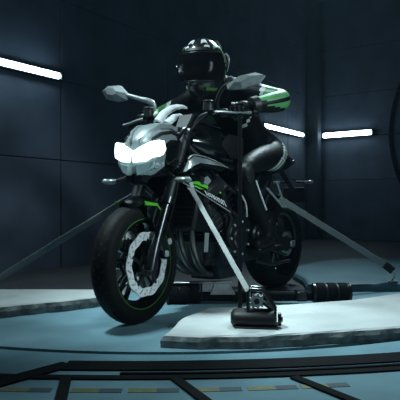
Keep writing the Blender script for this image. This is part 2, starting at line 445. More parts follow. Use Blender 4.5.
# ---- front fender
def fender_secs():
    L = []
    for k in range(13):
        a = R(70 + 82*k/12); rr = .318 + .006*math.sin(k*.5)
        hw = .072*(1-.55*max(0, (3-k)/3)**2) * (1-.35*max(0, (k-9)/3))
        ring_ = []
        for y, dr in ((-1, -.034), (-.92, -.006), (-.5, .008), (0, .014), (.5, .008), (.92, -.006), (1, -.034), (.88, -.036), (.8, -.012), (0, .005), (-.8, -.012), (-.88, -.036)):
            r_ = rr+dr; ring_.append(V(FA[0]+r_*math.cos(a), y*hw, .3+r_*math.sin(a)))
        L.append(ring_)
    return L
fen = part('front_fender', loft(fender_secs()), M_blk, M=ST)
for s in (-1, 1):
    part('fender_bracket', [prism([(1.30, .63), (1.46, .62), (1.50, .585), (1.44, .50), (1.37, .42), (1.33, .43), (1.36, .54)], s*.076, s*.09)], M_blk, fen, M=ST)
    part('fender_stripe', [loft([[V(a, s*.0905, b), V(a2, s*.0905, b2), V(a2, s*.0935, b2), V(a, s*.0935, b)] for (a, b), (a2, b2) in (((1.515, .610), (1.505, .590)), ((1.41, .598), (1.405, .585)), ((1.365, .555), (1.375, .55)), ((1.385, .455), (1.39, .46)))])], M_green, fen, M=ST)

# ---- headlight unit: cowl, lens, led blocks, lower lamps
HL = ST @ Matrix.Translation((1.452, .0, 0)) @ Matrix.Rotation(R(5), 4, 'Z') @ Matrix.Diagonal((1, .88, 1, 1)) @ Matrix.Translation((-1.375, .012, 0))
def hsec(u, hw, w0, w1, e=2.6, top=.72, n=24): return sec(u, hw, w0, w1, n, e, top)
cowl = part('headlight_cowl', [loft([hsec(1.05, .075, .91, .995), hsec(1.14, .105, .86, 1.012), hsec(1.23, .132, .80, 1.018), hsec(1.31, .142, .76, .997), hsec(1.36, .14, .745, .962), hsec(1.395, .128, .74, .925), hsec(1.412, .112, .745, .90)])], M_cowl, M=HL)
for s in (-1, 1):
    # ridges running back over the dome, with dark recesses between them
    part('cowl_blade', loft([[V(u, s*(y-wd), z-.012), V(u, s*(y-wd*.5), z+.007), V(u, s*(y+wd*.5), z+.004), V(u, s*(y+wd), z-.02)] for u, y, z, wd in ((1.415, .03, .912, .006), (1.37, .055, .955, .016), (1.29, .07, .996, .02), (1.20, .075, 1.008, .018), (1.10, .07, .998, .008))]), M_cowl, cowl, M=HL)
    part('cowl_recess', loft([[V(u, s*(y-wd), z-.01), V(u, s*(y-wd), z+.003), V(u, s*(y+wd), z+.001), V(u, s*(y+wd), z-.014)] for u, y, z, wd in ((1.385, .092, .918, .003), (1.32, .108, .952, .008), (1.22, .112, .972, .009), (1.13, .098, .965, .004))]), M_sat, cowl, M=HL)
    part('cowl_cheek', prism([(1.13, .93), (1.26, .92), (1.33, .89), (1.33, .84), (1.30, .79), (1.22, .79), (1.14, .86)], s*.115, s*.145, inset=.02), M_blk, cowl, M=HL)
    # wedge-shaped main lamp, brow sweeping up and out
    lamp = [V(1.425, s*.004, .80), V(1.43, s*.004, .852), V(1.418, s*.05, .878), V(1.408, s*.105, .90), V(1.388, s*.142, .907), V(1.385, s*.150, .865), V(1.398, s*.135, .828), V(1.415, s*.075, .803)]
    ctr = [v + V(.022, -s*.002, -.004) for v in lamp]
    cc = sum(ctr, V(0,0,0))/8; ctr = [cc+(v-cc)*.92 for v in ctr]
    part('headlamp', loft([[v - V(.05, 0, 0) for v in lamp], lamp, ctr]), M_led, cowl, M=HL)
    low = [V(1.425, s*.018, .785), V(1.41, s*.075, .792), V(1.382, s*.13, .815), V(1.372, s*.125, .785), V(1.395, s*.075, .745), V(1.415, s*.022, .728)]
    lf = [v+V(.024, 0, 0) for v in low]; lc = sum(lf, V(0,0,0))/6; lf = [lc+(v-lc)*.82 for v in lf]
    part('low_lamp', loft([[v-V(.06,0,0) for v in low], low, lf]), M_led2, cowl, M=HL)
    part('lamp_chin', prism([(1.38, .755), (1.43, .735), (1.425, .70), (1.38, .69), (1.33, .735)], s*.010, s*.055, inset=.008), M_dsteel, cowl, M=HL)
part('position_lamp', cbox((1.44, 0, .815), (.015, .012, .06), .004), M_led2, cowl, M=HL)
# fly screen and dash
def hood(prof, y0, y1, th):
    L = []
    for k in range(7):
        y = y0+(y1-y0)*k/6; b = 1-((k-3)/3)**2; ring_ = [V(a-.02+.02*b, y, c-.012+.012*b) for a, c in prof]
        L.append(ring_ + [v+V(-.3*th, 0, -th) for v in reversed(ring_)])
    return loft(L)
part('fly_screen', hood([(1.225, 1.052), (1.17, 1.105), (1.09, 1.147), (1.02, 1.165), (.975, 1.168)], -.085, -.03, .012), M_lwhite, M=ST)
part('dash_hood', hood([(1.19, 1.045), (1.11, 1.092), (1.05, 1.105)], -.05, .0, .010), M_lwhite, M=ST)
dash = part('dash', cbox((1.09, 0, 1.04), (.035, .19, .12), .012, Matrix.Rotation(R(-38), 3, 'Y')), M_sat, M=ST)
part('display', cbox((1.071, 0, 1.027), (.006, .155, .09), .002, Matrix.Rotation(R(-38), 3, 'Y')), M_screen, dash, M=ST)
# ---- handlebar, controls, mirrors
bar = part('handlebar', tube([(.985, .41, 1.075), (1.05, .25, 1.085), (1.075, .15, 1.075), (1.075, .09, 1.03), (1.075, -.09, 1.03), (1.075, -.15, 1.075), (1.05, -.25, 1.085), (.985, -.41, 1.075)], .0125, 12, 4), M_sat, M=ST)
for s in (-1, 1):
    part('bar_clamp', cbox((1.075, s*.05, 1.015), (.04, .03, .05), .008), M_dsteel, bar, M=ST)
    part('grip', tube([(.983, s*.415, 1.075), (1.03, s*.30, 1.081)], .017, 14), M_rub, bar, M=ST)
    part('bar_end', tube([(.972, s*.44, 1.074), (.983, s*.415, 1.075)], .019, 14), M_dsteel, bar, M=ST)
    part('switch_housing', cbox((1.045, s*.265, 1.083), (.045, .055, .045), .012), M_sat, bar, M=ST)
    part('lever', tube([(1.09, s*.225, 1.085), (1.10, s*.28, 1.08), (1.075, s*.36, 1.072), (1.045, s*.43, 1.07)], [.009, .006, .006, .008], 8, 4), M_steel, bar, M=ST)
    part('lever_perch', cbox((1.085, s*.225, 1.085), (.05, .035, .03), .008), M_dsteel, bar, M=ST)
    part('reservoir', [disc((1.10, s*.20, 0), .028, 1.09, 1.135, 'z', 18), disc((1.10, s*.20, 0), .030, 1.135, 1.147, 'z', 18)], M_sat, bar, M=ST)
    # mirrors: stalk and faceted head
    top = (1.13, s*.33, 1.215)
    MM = ST @ Matrix.Translation((0, 0, .04 if s < 0 else .012))
    mir = part('mirror', tube([(1.06, s*.235, 1.09), (1.09, s*.25, 1.13), (1.12, s*.30, 1.185), (1.128, s*.355, 1.205)] if s > 0 else [(1.06, -.225, 1.06), (1.06, -.19, 1.115), (1.075, -.21, 1.145), (1.10, -.27, 1.165), (1.128, -.355, 1.195)], [.013, .012, .012, .012] if s > 0 else [.013, .016, .017, .014, .012], 10, 4), M_mirror if s < 0 else M_sat, M=MM)
    a = [V(1.14, s*.34, 1.18), V(1.14, s*.335, 1.215), V(1.125, s*.40, 1.262), V(1.12, s*.49, 1.258), V(1.12, s*.535, 1.225), V(1.12, s*.50, 1.178), V(1.13, s*.42, 1.165)]
    for v in a: v.z = 1.205 + (v.z-1.21)*(.72 if s > 0 else 1.0) + (abs(v.y)-.44)*.12
    cen = sum(a, V(0,0,0))/7
    f1 = [v+V(-.028, 0, 0) for v in a]; f0 = [cen+(v-cen)*.93+V(-.034, 0, 0) for v in a]; b1 = [cen+(v-cen)*.45+V(.032, 0, .008) for v in a]
    part('mirror_housing', loft([f0, f1, a, b1]), M_mirror, mir, smooth=False, M=MM)
    g = [cen+(v-cen)*.86+V(-.0355, 0, 0) for v in a]; g2 = [v+V(-.002, 0, 0) for v in g]
    part('mirror_glass', loft([g, g2]), M_steel, mir, M=MM)
    # front indicators
    ind = part('indicator', tube([(1.33, s*.10, .755), (1.39, s*.19, .717)], .009, 8), M_sat, M=ST)
    part('indicator_lens', cbox((1.395, s*.235, .713), (.035, .095, .028), .011), M_amber, ind, M=ST)
for k, (p, q, r_) in enumerate((((1.05, .16, 1.07), (1.22, .10, .95), (1.10, .06, .80)), ((1.05, -.16, 1.07), (1.24, -.12, .96), (1.12, -.08, .80)), ((1.08, .19, 1.08), (1.20, .17, .98), (1.16, .12, .84)))):
    part('cable', tube([p, q, r_], .005, 6, 8), M_rub)

# ---- tank, shrouds, seat, tail
tank = part('fuel_tank', [loft([sec(1.08, .09, .90, .985, 18, 2.5), sec(1.0, .135, .84, 1.03, 18, 2.6, .75), sec(.90, .155, .82, 1.06, 18, 2.6, .7), sec(.78, .15, .81, 1.055, 18, 2.6, .7), sec(.68, .125, .80, 1.01, 18, 2.4, .75), sec(.60, .095, .80, .93, 18, 2.3, .8), sec(.55, .07, .80, .88, 18, 2.3)])], M_blk)
part('filler_cap', [disc((.90, 0, 0), .04, 1.055, 1.066, 'z', 24), disc((.90, 0, 0), .026, 1.066, 1.07, 'z', 24)], M_dsteel, tank)
for s in (-1, 1):
    part('tank_pad', prism([(.66, .99), (.82, 1.0), (.90, .93), (.80, .86), (.66, .86)], s*.145, s*.156, inset=.01), M_rub, tank)
    SH = Matrix.Identity(4); SH[1][2] = -s*.75; SH[1][3] = s*.75*.79
    SH2 = Matrix.Identity(4); SH2[1][2] = -s*.45; SH2[1][3] = s*.45*.66; SH[2][3] = -.025
    up = [(1.315, .775), (1.285, .80), (1.20, .855), (1.12, .885), (.98, .87), (.84, .825), (.92, .80), (1.08, .815), (1.2, .79)]
    sh = part('tank_shroud', prism(up, s*.135, s*.195, inset=.022), M_blk, M=SH)
    hl = [(1.30, .783), (1.20, .848), (1.12, .876), (.98, .862), (.87, .828), (1.0, .835), (1.12, .84), (1.2, .818)]
    part('shroud_panel', prism(hl, s*.186, s*.20, inset=.006), M_cowl, sh, M=SH)
    part('shroud_edge', tube([(1.20, s*.192, .855), (1.12, s*.198, .884), (.98, s*.198, .87), (.85, s*.19, .827)], .0035, 6, 6), M_steel, sh, M=SH)
    # lower intake shroud with the green and white graphics
    lo = [(1.275, .715), (1.18, .745), (1.02, .762), (.935, .70), (.915, .548), (1.07, .618), (1.18, .672)]
    ls = part('radiator_shroud', prism(lo, s*.13, s*.178, inset=.016), M_blk, M=SH2)
    y = s*.1785
    def flat(poly, y=y, th=.0016*s): return prism(poly, y, y+th)
    part('shroud_nose', cbox((1.225, s*.176, .735), (.075, .02, .032), .01, Matrix.Rotation(R(8), 3, 'Y')), M_dsteel, ls, M=SH2)
    part('shroud_decal', flat([(1.115, .718), (1.017, .748), (.948, .672), (1.0, .682)]), M_cowl, ls, M=SH2)
    part('shroud_stripe', flat([(1.215, .708), (1.13, .716), (1.0, .678), (.948, .664), (.946, .652), (1.05, .672), (1.14, .696)], y+s*.002), M_green, ls, M=SH2)
    part('shroud_stripe', flat([(1.20, .694), (1.15, .690), (1.10, .672), (1.14, .674)], y+s*.002), M_green, ls, M=SH2)
    part('shroud_rim', tube([(1.265, s*.176, .708), (1.18, s*.179, .674), (1.07, s*.179, .62), (.918, s*.176, .55)], .003, 6), M_steel, ls, M=SH2)
    # scribbled white lettering strokes, unreadable in the photograph
    g = []
    for k in range(9):
        u = 1.10 - .018*k; b = .640 - .0075*k; h_ = .026+.0012*k
        g.append(flat([(u, b+h_), (u-.006, b+h_), (u-.013, b), (u-.007, b)], y+s*.002))
        if k % 2: g.append(flat([(u-.002, b+h_*.7), (u-.016, b+h_*.8), (u-.016, b+h_*.6), (u-.002, b+h_*.5)], y+s*.002))
        if k % 3 == 0: g.append(flat([(u-.008, b+.007), (u-.018, b+.009), (u-.018, b+.004), (u-.008, b+.001)], y+s*.002))
    part('shroud_lettering', g, M_white, ls, M=SH2)
    # frame tubes (trellis)
    F = [[(1.10, .06, .92), (.86, .15, .70), (.62, .155, .62), (.40, .13, .52)], [(1.13, .06, .80), (.94, .14, .62), (.86, .15, .70)], [(.94, .14, .62), (.70, .16, .50), (.62, .155, .62)], [(.62, .155, .62), (.42, .12, .78), (.1, .11, .84)], [(.40, .13, .52), (.22, .11, .78)], [(.40, .13, .52), (.42, .13, .36)]]
    for q in F: part('frame_tube', tube([(a, s*b, c) for a, b, c in q], .0155, 10), M_sat)
    part('side_cover', prism([(.60, .80), (.58, .70), (.42, .66), (.30, .76), (.34, .83)], s*.10, s*.135, inset=.014), M_blk)
    part('footpeg_bracket', prism([(.50, .56), (.40, .54), (.36, .38), (.42, .34), (.46, .40)], s*.145, s*.158), M_dsteel)
    part('footpeg', tube([(.42, s*.15, .375), (.42, s*.255, .372)], [.013, .011], 10), M_dsteel)
    pb = part('passenger_bracket', [tube([(.36, s*.14, .70), (.17, s*.165, .57)], .008, 8), tube([(.22, s*.14, .74), (.15, s*.165, .575)], .008, 8)], M_steel)
    part('passenger_footpeg', tube([(.15, s*.16, .565), (.11, s*.21, .56)], .012, 8), M_dsteel, pb)
    ri = part('rear_indicator', tube([(-.28, s*.04, .76), (-.29, s*.10, .755)], .008, 8), M_sat)
    part('indicator_lens', cbox((-.29, s*.135, .755), (.03, .075, .026), .01), M_amber, ri)
part('front_seat', [loft([sec(.66, .07, .83, .87, 14), sec(.56, .11, .80, .865, 14), sec(.42, .145, .79, .855, 14), sec(.30, .15, .80, .87, 14), sec(.24, .13, .82, .905, 14)])], M_leather)
part('pillion_seat', [loft([sec(.24, .125, .85, .92, 14), sec(.12, .12, .87, .945, 14), sec(-.04, .10, .895, .955, 14), sec(-.12, .07, .91, .95, 14)])], M_leather)
tail = part('tail_cowl', [loft([sec(.36, .13, .74, .82, 16), sec(.15, .125, .79, .88, 16), sec(-.05, .10, .83, .92, 16), sec(-.20, .06, .87, .94, 16), sec(-.25, .03, .89, .93, 16)])], M_blk)
part('tail_lamp', cbox((-.245, 0, .905), (.03, .09, .035), .01), M_red, tail)
part('plate_hanger', [tube([(-.1, 0, .84), (-.30, 0, .70)], .018, 8), cbox((-.33, 0, .66), (.012, .18, .12), .004, Matrix.Rotation(R(20), 3, 'Y'))], M_sat)

# ---- engine
eng = part('engine', [prism([(.92, .24), (.50, .24), (.42, .34), (.44, .50), (.56, .56), (.90, .50), (.98, .38)], -.17, .17, inset=.02)], M_dsteel)
part('cylinder_block', [cbox((.93, 0, .56), (.20, .34, .20), .015, Matrix.Rotation(R(28), 3, 'Y'))], M_sat, eng)
for k in range(6): part('cooling_fin', [cbox((.875+.023*k*.55, 0, .475+.033*k), (.225, .352, .007), .002, Matrix.Rotation(R(28), 3, 'Y'))], M_dsteel, eng)
part('cylinder_head', [cbox((1.0, 0, .67), (.21, .37, .09), .02, Matrix.Rotation(R(28), 3, 'Y'))], M_sat, eng)
part('oil_pan', [prism([(.90, .25), (.56, .25), (.60, .15), (.84, .15)], -.10, .10, inset=.015)], M_dsteel, eng)
for s in (-1, 1):
    for (a, b, r_) in ((.80, .40, .105), (.56, .40, .075)):
        cv = part('engine_cover', [disc((a, 0, b), r_, s*.165 if s > 0 else -.21, .21 if s > 0 else -.165, n=32), disc((a, 0, b), r_*.6, .205 if s > 0 else -.222, .222 if s > 0 else -.205, n=28)], M_dsteel, eng)
    for k in range(7):
        t = 2*math.pi*k/7
        part('cover_bolt', disc((.80+.095*math.cos(t), 0, .40+.095*math.sin(t)), .008, s*.208 if s > 0 else -.222, .222 if s > 0 else -.208, n=6), M_steel, eng)
part('water_pipe', tube([(.98, .19, .60), (.90, .215, .52), (.93, .21, .42), (.86, .2, .34)], .014, 10, 6), M_rub, eng)
part('clutch_cable_guide', tube([(.70, .20, .52), (.74, .215, .60), (.80, .2, .68)], .006, 8, 6), M_steel, eng)
part('supercharger_housing', [disc((.66, 0, .60), .085, .10, .175, n=32), disc((.66, 0, .60), .05, .17, .19, n=28)], M_dsteel, eng)
part('gear_lever', [tube([(.43, .175, .33), (.55, .20, .31), (.62, .21, .32)], .006, 8, 4), tube([(.62, .20, .32), (.62, .245, .32)], .009, 8), tube([(.43, .17, .33), (.50, .175, .43)], .005, 6)], M_steel)
part('side_stand', tube([(.52, .15, .24), (.40, .20, .21), (.20, .225, .22)], .011, 8), M_dsteel)
# radiator
rad = part('radiator', cbox((1.13, 0, .60), (.035, .33, .30), .008, Matrix.Rotation(R(-18), 3, 'Y')), M_sat)
for k in range(11):
    part('radiator_fin', cbox((1.152+.009*(k-5)*.9*-.0 + (.60-(.60+(k-5)*.025))*.32*-1*-1, 0, .60+(k-5)*.025), (.006, .30, .006), .002), M_dsteel, rad)
# exhaust headers
for k, y in enumerate((-.12, -.04, .04, .12)):
    part('exhaust_header', tube([(1.06, y, .62), (1.13, y*1.02, .56), (1.135, y, .42), (1.07, y*.9, .28), (.93, y*.6, .20), (.75, y*.35, .19)], .019, 12, 6), M_exh)
part('collector', tube([(.80, 0, .195), (.62, -.02, .195), (.50, -.06, .20), (.40, -.14, .225)], [.045, .05, .045, .035], 14, 4), M_exh)
mf = part('muffler', [loft([[V(u, y0+hw*c, w0+hh*s_) for c, s_ in ((1,.5),(.6,1),(-.6,1),(-1,.5),(-1,-.5),(-.6,-1),(.6,-1),(1,-.5))] for u, y0, w0, hw, hh in ((.42, -.19, .24, .04, .05), (.30, -.21, .30, .055, .075), (.10, -.22, .37, .058, .08), (-.02, -.22, .41, .045, .06))])], M_sat)
part('muffler_tip', tube([(-.02, -.22, .41), (-.05, -.22, .42)], .03, 14), M_steel, mf)
# swingarm, chain, shock, hugger
for s in (-1, 1):
    sw = part('swingarm', prism([(.46, .44), (.40, .34), (.10, .275), (-.07, .28), (-.07, .35), (.10, .37), (.28, .42)], s*.105, s*.135, inset=.008), M_sat)
    part('chain_adjuster', [cbox((-.03, s*.132, .315), (.07, .016, .045), .006)], M_steel, sw)
ch = part('drive_chain', [tube([(.48, .1, .445), (0, .1, .40)], .009, 6), tube([(.48, .1, .345), (0, .1, .235)], .009, 6)], M_dsteel)
part('sprocket', [lathe([(.055, .096), (.088, .096), (.088, .104), (.055, .104)], (0, 0, .315), 'y', 40)], M_steel, ch)
part('chain_guard', prism([(.30, .46), (.06, .43), (.04, .41), (.30, .435)], .088, .118), M_sat, ch)
part('rear_hugger', loft([[V(.345*math.cos(a), y, .315+.345*math.sin(a)+z) for y, z in ((-.09, -.01), (0, .01), (.09, -.01), (.085, -.016), (0, .004), (-.085, -.016))] for a in [R(40+8*k) for k in range(8)]]), M_sat)
part('shock_absorber', tube([(.36, 0, .46), (.30, 0, .72)], .024, 12), M_dsteel)
for k in range(6):
    part('shock_coil', lathe([(.030, -.005), (.040, -.005), (.040, .005), (.030, .005)], (.352-.0092*k, 0, .50+.04*k), 'z', 18), M_green)

# ------------------------------------------------------------------ rider
MAN = empty('person', (.527, 3.93, 0), RZ)
tag(MAN, 'person in black, green and white race leathers and full-face helmet riding the motorcycle', 'person')
def skin(name, chains, mtl, parent, root=0, sub=2):
    """chains: list of lists of (point, radius); a point already present joins the chain there"""
    vs = []; rs = []; es = []
    def idx(p, r):
        for i, q in enumerate(vs):
            if (V(*q)-V(*p)).length < 1e-5: return i
        vs.append(p); rs.append(r); return len(vs)-1
    for c in chains:
        last = None
        for p, r in c:
            i = idx(p, r)
            if last is not None: es.append((last, i))
            last = i
    me = bpy.data.meshes.new(name); me.from_pydata(vs, es, [])
    o = bpy.data.objects.new(name, me); COL.objects.link(o)
    md = o.modifiers.new('skin', 'SKIN'); md.use_smooth_shade = True; md.branch_smoothing = .4
    for i, r in enumerate(rs):
        sv = me.skin_vertices[0].data[i]; sv.radius = (r, r) if not isinstance(r, tuple) else r; sv.use_root = (i == root)
    o.modifiers.new('sub', 'SUBSURF').levels = sub
    dg = bpy.context.evaluated_depsgraph_get()
    m2 = bpy.data.meshes.new_from_object(o.evaluated_get(dg))
    bpy.data.objects.remove(o)
    o = bpy.data.objects.new(name, m2); COL.objects.link(o); o.parent = parent
    m2.materials.clear(); m2.materials.append(mtl)
    m2.polygons.foreach_set('use_smooth', [True]*len(m2.polygons))
    return o
PEL = ((.31, 0, .945), (.185, .13))
body = [[PEL, ((.42, 0, 1.07), (.165, .125)), ((.55, 0, 1.18), (.18, .13)), ((.65, 0, 1.265), (.17, .115)), ((.74, 0, 1.32), .088), ((.80, 0, 1.37), .08)]]
for s in (-1, 1):
    sh_ = ((.69, s*.185, 1.26), .092)
    if s > 0: el, wr_ = (.745, .472, 1.168), (.965, .375, 1.115)
    else: el, wr_ = (.73, -.46, 1.16), (.965, -.375, 1.115)
    E_, W_ = V(*el), V(*wr_)
    body.append([((.65, 0, 1.265), (.17, .115)), sh_, (tuple(V(*sh_[0]).lerp(E_, .5)), .064), (el, .064), (tuple(E_.lerp(W_, .35)), .061), (tuple(E_.lerp(W_, .75)), .046), (wr_, .036)])
    body.append([PEL, ((.26, s*.165, .90), .11), ((.52, s*.205, .875), .080), ((.79, s*.215, .80), .062), ((.69, s*.225, .65), .060), ((.56, s*.22, .51), .050), ((.47, s*.215, .415), .044)])
suit = skin('riding_suit', body, M_leather, MAN, sub=3)
for m in (M_lgreen, M_lwhite): suit.data.materials.append(m)
for f in suit.data.polygons:
    c = f.center; a = abs(c.y); k = 0
    if a > .24 and c.z > 1.0:                                   # arms
        t = (c.x-.745)*.9 + (.475-a)*-.4
        if .36 < a and c.x < .93 and c.z > 1.12: k = 1
        if .40 < a and c.x < .93 and 1.165 < c.z + .25*(c.x-.75) < 1.185: k = 0
        if .33 < a < .36 and c.z > 1.21: k = 2
    elif c.z > .98 and a > .06 and c.x > .40:                   # flank and chest stripes
        if .62 < c.x < .70 and c.z < 1.16: k = 1
        if .56 < c.x < .585 and c.z < 1.2: k = 2
    elif c.x < .56 and a > .15 and c.z > .80:                   # hip and thigh panels
        q = c.x*.8 + c.z
        if 1.16 < q < 1.19: k = 2
        elif 1.13 < q < 1.16: k = 1
        elif 1.10 < q < 1.13: k = 2
        elif 1.01 < q < 1.06: k = 1
    elif .74 < c.x and c.z < .92 and a > .2: k = 0
    f.material_index = k
for s in (-1, 1):
    kn = part('knee_slider', loft([[V(.80+.012*math.sin(t)+.045*math.cos(t)*q, s*(.25+d), .77+.06*math.sin(t)*q) for t in [2*math.pi*k/14 for k in range(14)]] for q, d in ((1, 0), (.95, .03), (.6, .045))]), M_sat, suit)
    part('knee_stripe', tube([(.74, s*.285, .73), (.69, s*.288, .65), (.60, s*.275, .56)], .006, 6, 5), M_lwhite, suit)
    # boots
    bt = skin('boot', [[((.555, s*.24, .52), .062), ((.49, s*.222, .44), .058), ((.44, s*.212, .378), .055), ((.53, s*.22, .365), .050), ((.62, s*.228, .356), .042), ((.67, s*.23, .348), .030)], [((.44, s*.212, .378), .055), ((.385, s*.21, .36), .040)]], M_leather, MAN)
    part('boot_sole', prism([(.365, .335), (.44, .33), (.455, .345), (.53, .327), (.62, .318), (.665, .33), (.655, .312), (.60, .302), (.37, .315)], s*.205-.034, s*.205+.045), M_rub, bt)
    part('shin_guard', loft([[V(.515-.06*(1-k)+.05, s*.21+.036*math.cos(t), .47+.06*k)+V(.018*math.sin(t), 0, 0) for t in [math.pi*2*j/10 for j in range(10)]] for k in (-.8, 0, 1)]), M_dsteel, bt)
    part('boot_strap', lathe([(.052, -.008), (.056, -.008), (.056, .008), (.052, .008)], (.475, s*.207, .425), 'z', 18), M_lwhite, bt)
    # gloves: palm, four curled fingers and a thumb round the grip
    ch_ = []
    wp = V(.965, s*.375, 1.115); pm = V(1.0, s*.352, 1.122)
    ch_.append([(tuple(wp), (.034, .028)), (tuple(pm), (.036, .024)), ((1.03, s*.345, 1.115), (.040, .02))])
    glove = skin('glove', ch_, M_leather, MAN)
    for j, (y, ln) in enumerate(((.312, 1.0), (.334, 1.06), (.356, 1.02), (.377, .88))):
        x0 = 1.035 - (y-.30)*.40
        g = skin('finger', [[((x0-.02, s*y, 1.112), .0105), ((x0+.012, s*y, 1.108), .0105), ((x0+.033*ln, s*y, 1.088), .0098), ((x0+.026*ln, s*y, 1.062), .009), ((x0+.006, s*y, 1.050), .008)]], M_leather, glove, sub=1)
        part('knuckle_guard', cbox((x0-.008, s*y, 1.128), (.026, .017, .011), .004), M_lwhite, glove)  # coloured white to stand in for the highlights on the knuckles
    skin('thumb', [[((1.0, s*.325, 1.112), .012), ((1.018, s*.298, 1.098), .0115), ((1.022, s*.288, 1.072), .0105), ((1.03, s*.29, 1.055), .009)]], M_leather, glove, sub=1)
    part('glove_cuff', tube([tuple(wp.lerp(V(.745, s*.475, 1.175), .05)), tuple(wp.lerp(V(.745, s*.475, 1.175), .20))], [.046, .050], 16), M_sat, glove)
# back hump
part('back_hump', loft([sec(.40, .03, 1.17, 1.22, 12), sec(.50, .075, 1.22, 1.31, 12), sec(.58, .08, 1.28, 1.385, 12), sec(.64, .055, 1.33, 1.40, 12)]), M_leather, suit)

# helmet, turned towards the camera
HM = Matrix.Translation((.865, 0, 1.387)) @ Matrix.Rotation(R(20), 4, 'Z') @ Matrix.Rotation(R(9), 4, 'Y') @ Matrix.Diagonal((1.1, 1.1, 1.2, 1))
def hsurf(az, el, off=0):
    """helmet shell point; az 0 = face, el up"""
    ca, sa, ce, se = math.cos(az), math.sin(az), math.cos(el), math.sin(el)
    x, y, z = ce*ca, ce*sa, se
    rx = .150 if x > 0 else .158
    p = V(x*rx, y*.128, z*(.148 if z > 0 else .150))
    if z < 0 and x > 0: p.x += .034*min(1, -z*1.8)*x*abs(ca)         # chin bar
    if z < 0: p.y *= 1-.16*z*z; 
    n = V(x/rx, y/.128, z/.148).normalized()
    return p + n*off
NA, NE = 56, 26
vs = []; fs = []
e0 = R(-62)
for j in range(NE+1):
    el = e0 + (R(90)-e0)*j/NE
    for i in range(NA): vs.append(hsurf(2*math.pi*i/NA, el))
for j in range(NE):
    for i in range(NA): fs.append((j*NA+i, j*NA+(i+1)%NA, (j+1)*NA+(i+1)%NA, (j+1)*NA+i))
fs.append(tuple(range(NA))[::-1])
helmet = part('helmet', (vs, fs), M_helm, MAN, M=HM)
def patch(name, az0, az1, el0, el1, off, th, m, n=20, k=10, curve=0):
    a = []; b = []; 
    for j in range(k+1):
        for i in range(n+1):
            s_ = i/n*2-1; az = R(az0+(az1-az0)*i/n); el = R(el0+(el1-el0)*j/k - curve*s_*s_)
            a.append(hsurf(az, el, off)); b.append(hsurf(az, el, off+th))
    f = []; N = (n+1)*(k+1); I = lambda i, j: j*(n+1)+i
    for j in range(k):
        for i in range(n): f += [(I(i,j), I(i,j+1), I(i+1,j+1), I(i+1,j)), (N+I(i,j), N+I(i+1,j), N+I(i+1,j+1), N+I(i,j+1))]
    for i in range(n): f += [(I(i,0), I(i+1,0), N+I(i+1,0), N+I(i,0)), (I(i,k), N+I(i,k), N+I(i+1,k), I(i+1,k))]
    for j in range(k): f += [(I(0,j), N+I(0,j), N+I(0,j+1), I(0,j+1)), (I(n,j), I(n,j+1), N+I(n,j+1), N+I(n,j))]
    return part(name, (a+b, f), m, helmet, M=HM)
patch('visor', -74, 74, -24, 26, .001, .004, M_visor, 24, 12)
patch('brow_vent', -30, 30, 30, 36, .001, .006, M_sat, 12, 3)
patch('chin_vent', -24, 24, -45, -33, .001, .006, M_dsteel, 12, 3)
for s in (-1, 1):
    patch('side_stripe', s*50, s*84, 38, 45, .0005, .002, M_hgreen, 10, 3, 6)
    patch('side_stripe', s*80, s*86, -14, 42, .0005, .002, M_hgreen, 4, 10)
    patch('crown_glint', s*14, s*36, 50, 62, .0005, .002, M_white, 8, 5, 4)  # overhead lamp's reflection on the crown, painted on as white patches
    patch('crown_glint', s*24, s*40, 38, 43, .0005, .002, M_white, 6, 3, 2)
    patch('cheek_stripe', s*30, s*70, -46, -40, .0005, .002, M_hgreen, 10, 3)
    piv = V(*hsurf(R(s*84), R(2), 0))
    part('visor_pivot', [xf(disc((0,0,0), .022, 0, s*.008 if s > 0 else -.008), Matrix.Translation(piv))], M_dsteel, helmet, M=HM)
def edge_pts(el, off): return [tuple(hsurf(R(a), R(el), off)) for a in range(-74, 75, 8)]
part('visor_seal', [tube(edge_pts(-24.5, .004), .0035, 6), tube(edge_pts(26.5, .004), .0035, 6), tube([tuple(hsurf(R(-74.5), R(e), .004)) for e in range(-24, 27, 6)], .0035, 6), tube([tuple(hsurf(R(74.5), R(e), .004)) for e in range(-24, 27, 6)], .0035, 6)], M_dsteel, helmet, M=HM)
part('rear_spoiler', loft([[V(-.06, -.07, .125), V(-.06, .07, .125), V(-.06, .07, .137), V(-.06, -.07, .137)], [V(-.13, -.075, .10), V(-.13, .075, .10), V(-.13, .075, .118), V(-.13, -.075, .118)], [V(-.185, -.05, .065), V(-.185, .05, .065), V(-.185, .05, .075), V(-.185, -.05, .075)]]), M_cowl, helmet, M=HM)
part('breather_tube', tube([hsurf(R(118), R(-5), 0), hsurf(R(112), R(14), .016), hsurf(R(120), R(26), .014), hsurf(R(130), R(20), 0)], .006, 8, 5), M_mirror, helmet, M=HM)

# ------------------------------------------------------------------ tie-downs
BM = Matrix.Translation((.527, 3.93, 0)) @ Matrix.Rotation(RZ, 4, 'Z')
def bp(u, v, w_): return BM @ V(u, v, w_)
def pix(x, y, d): return V((x-200)/550*d, d, .6-(y-203)/550*d)
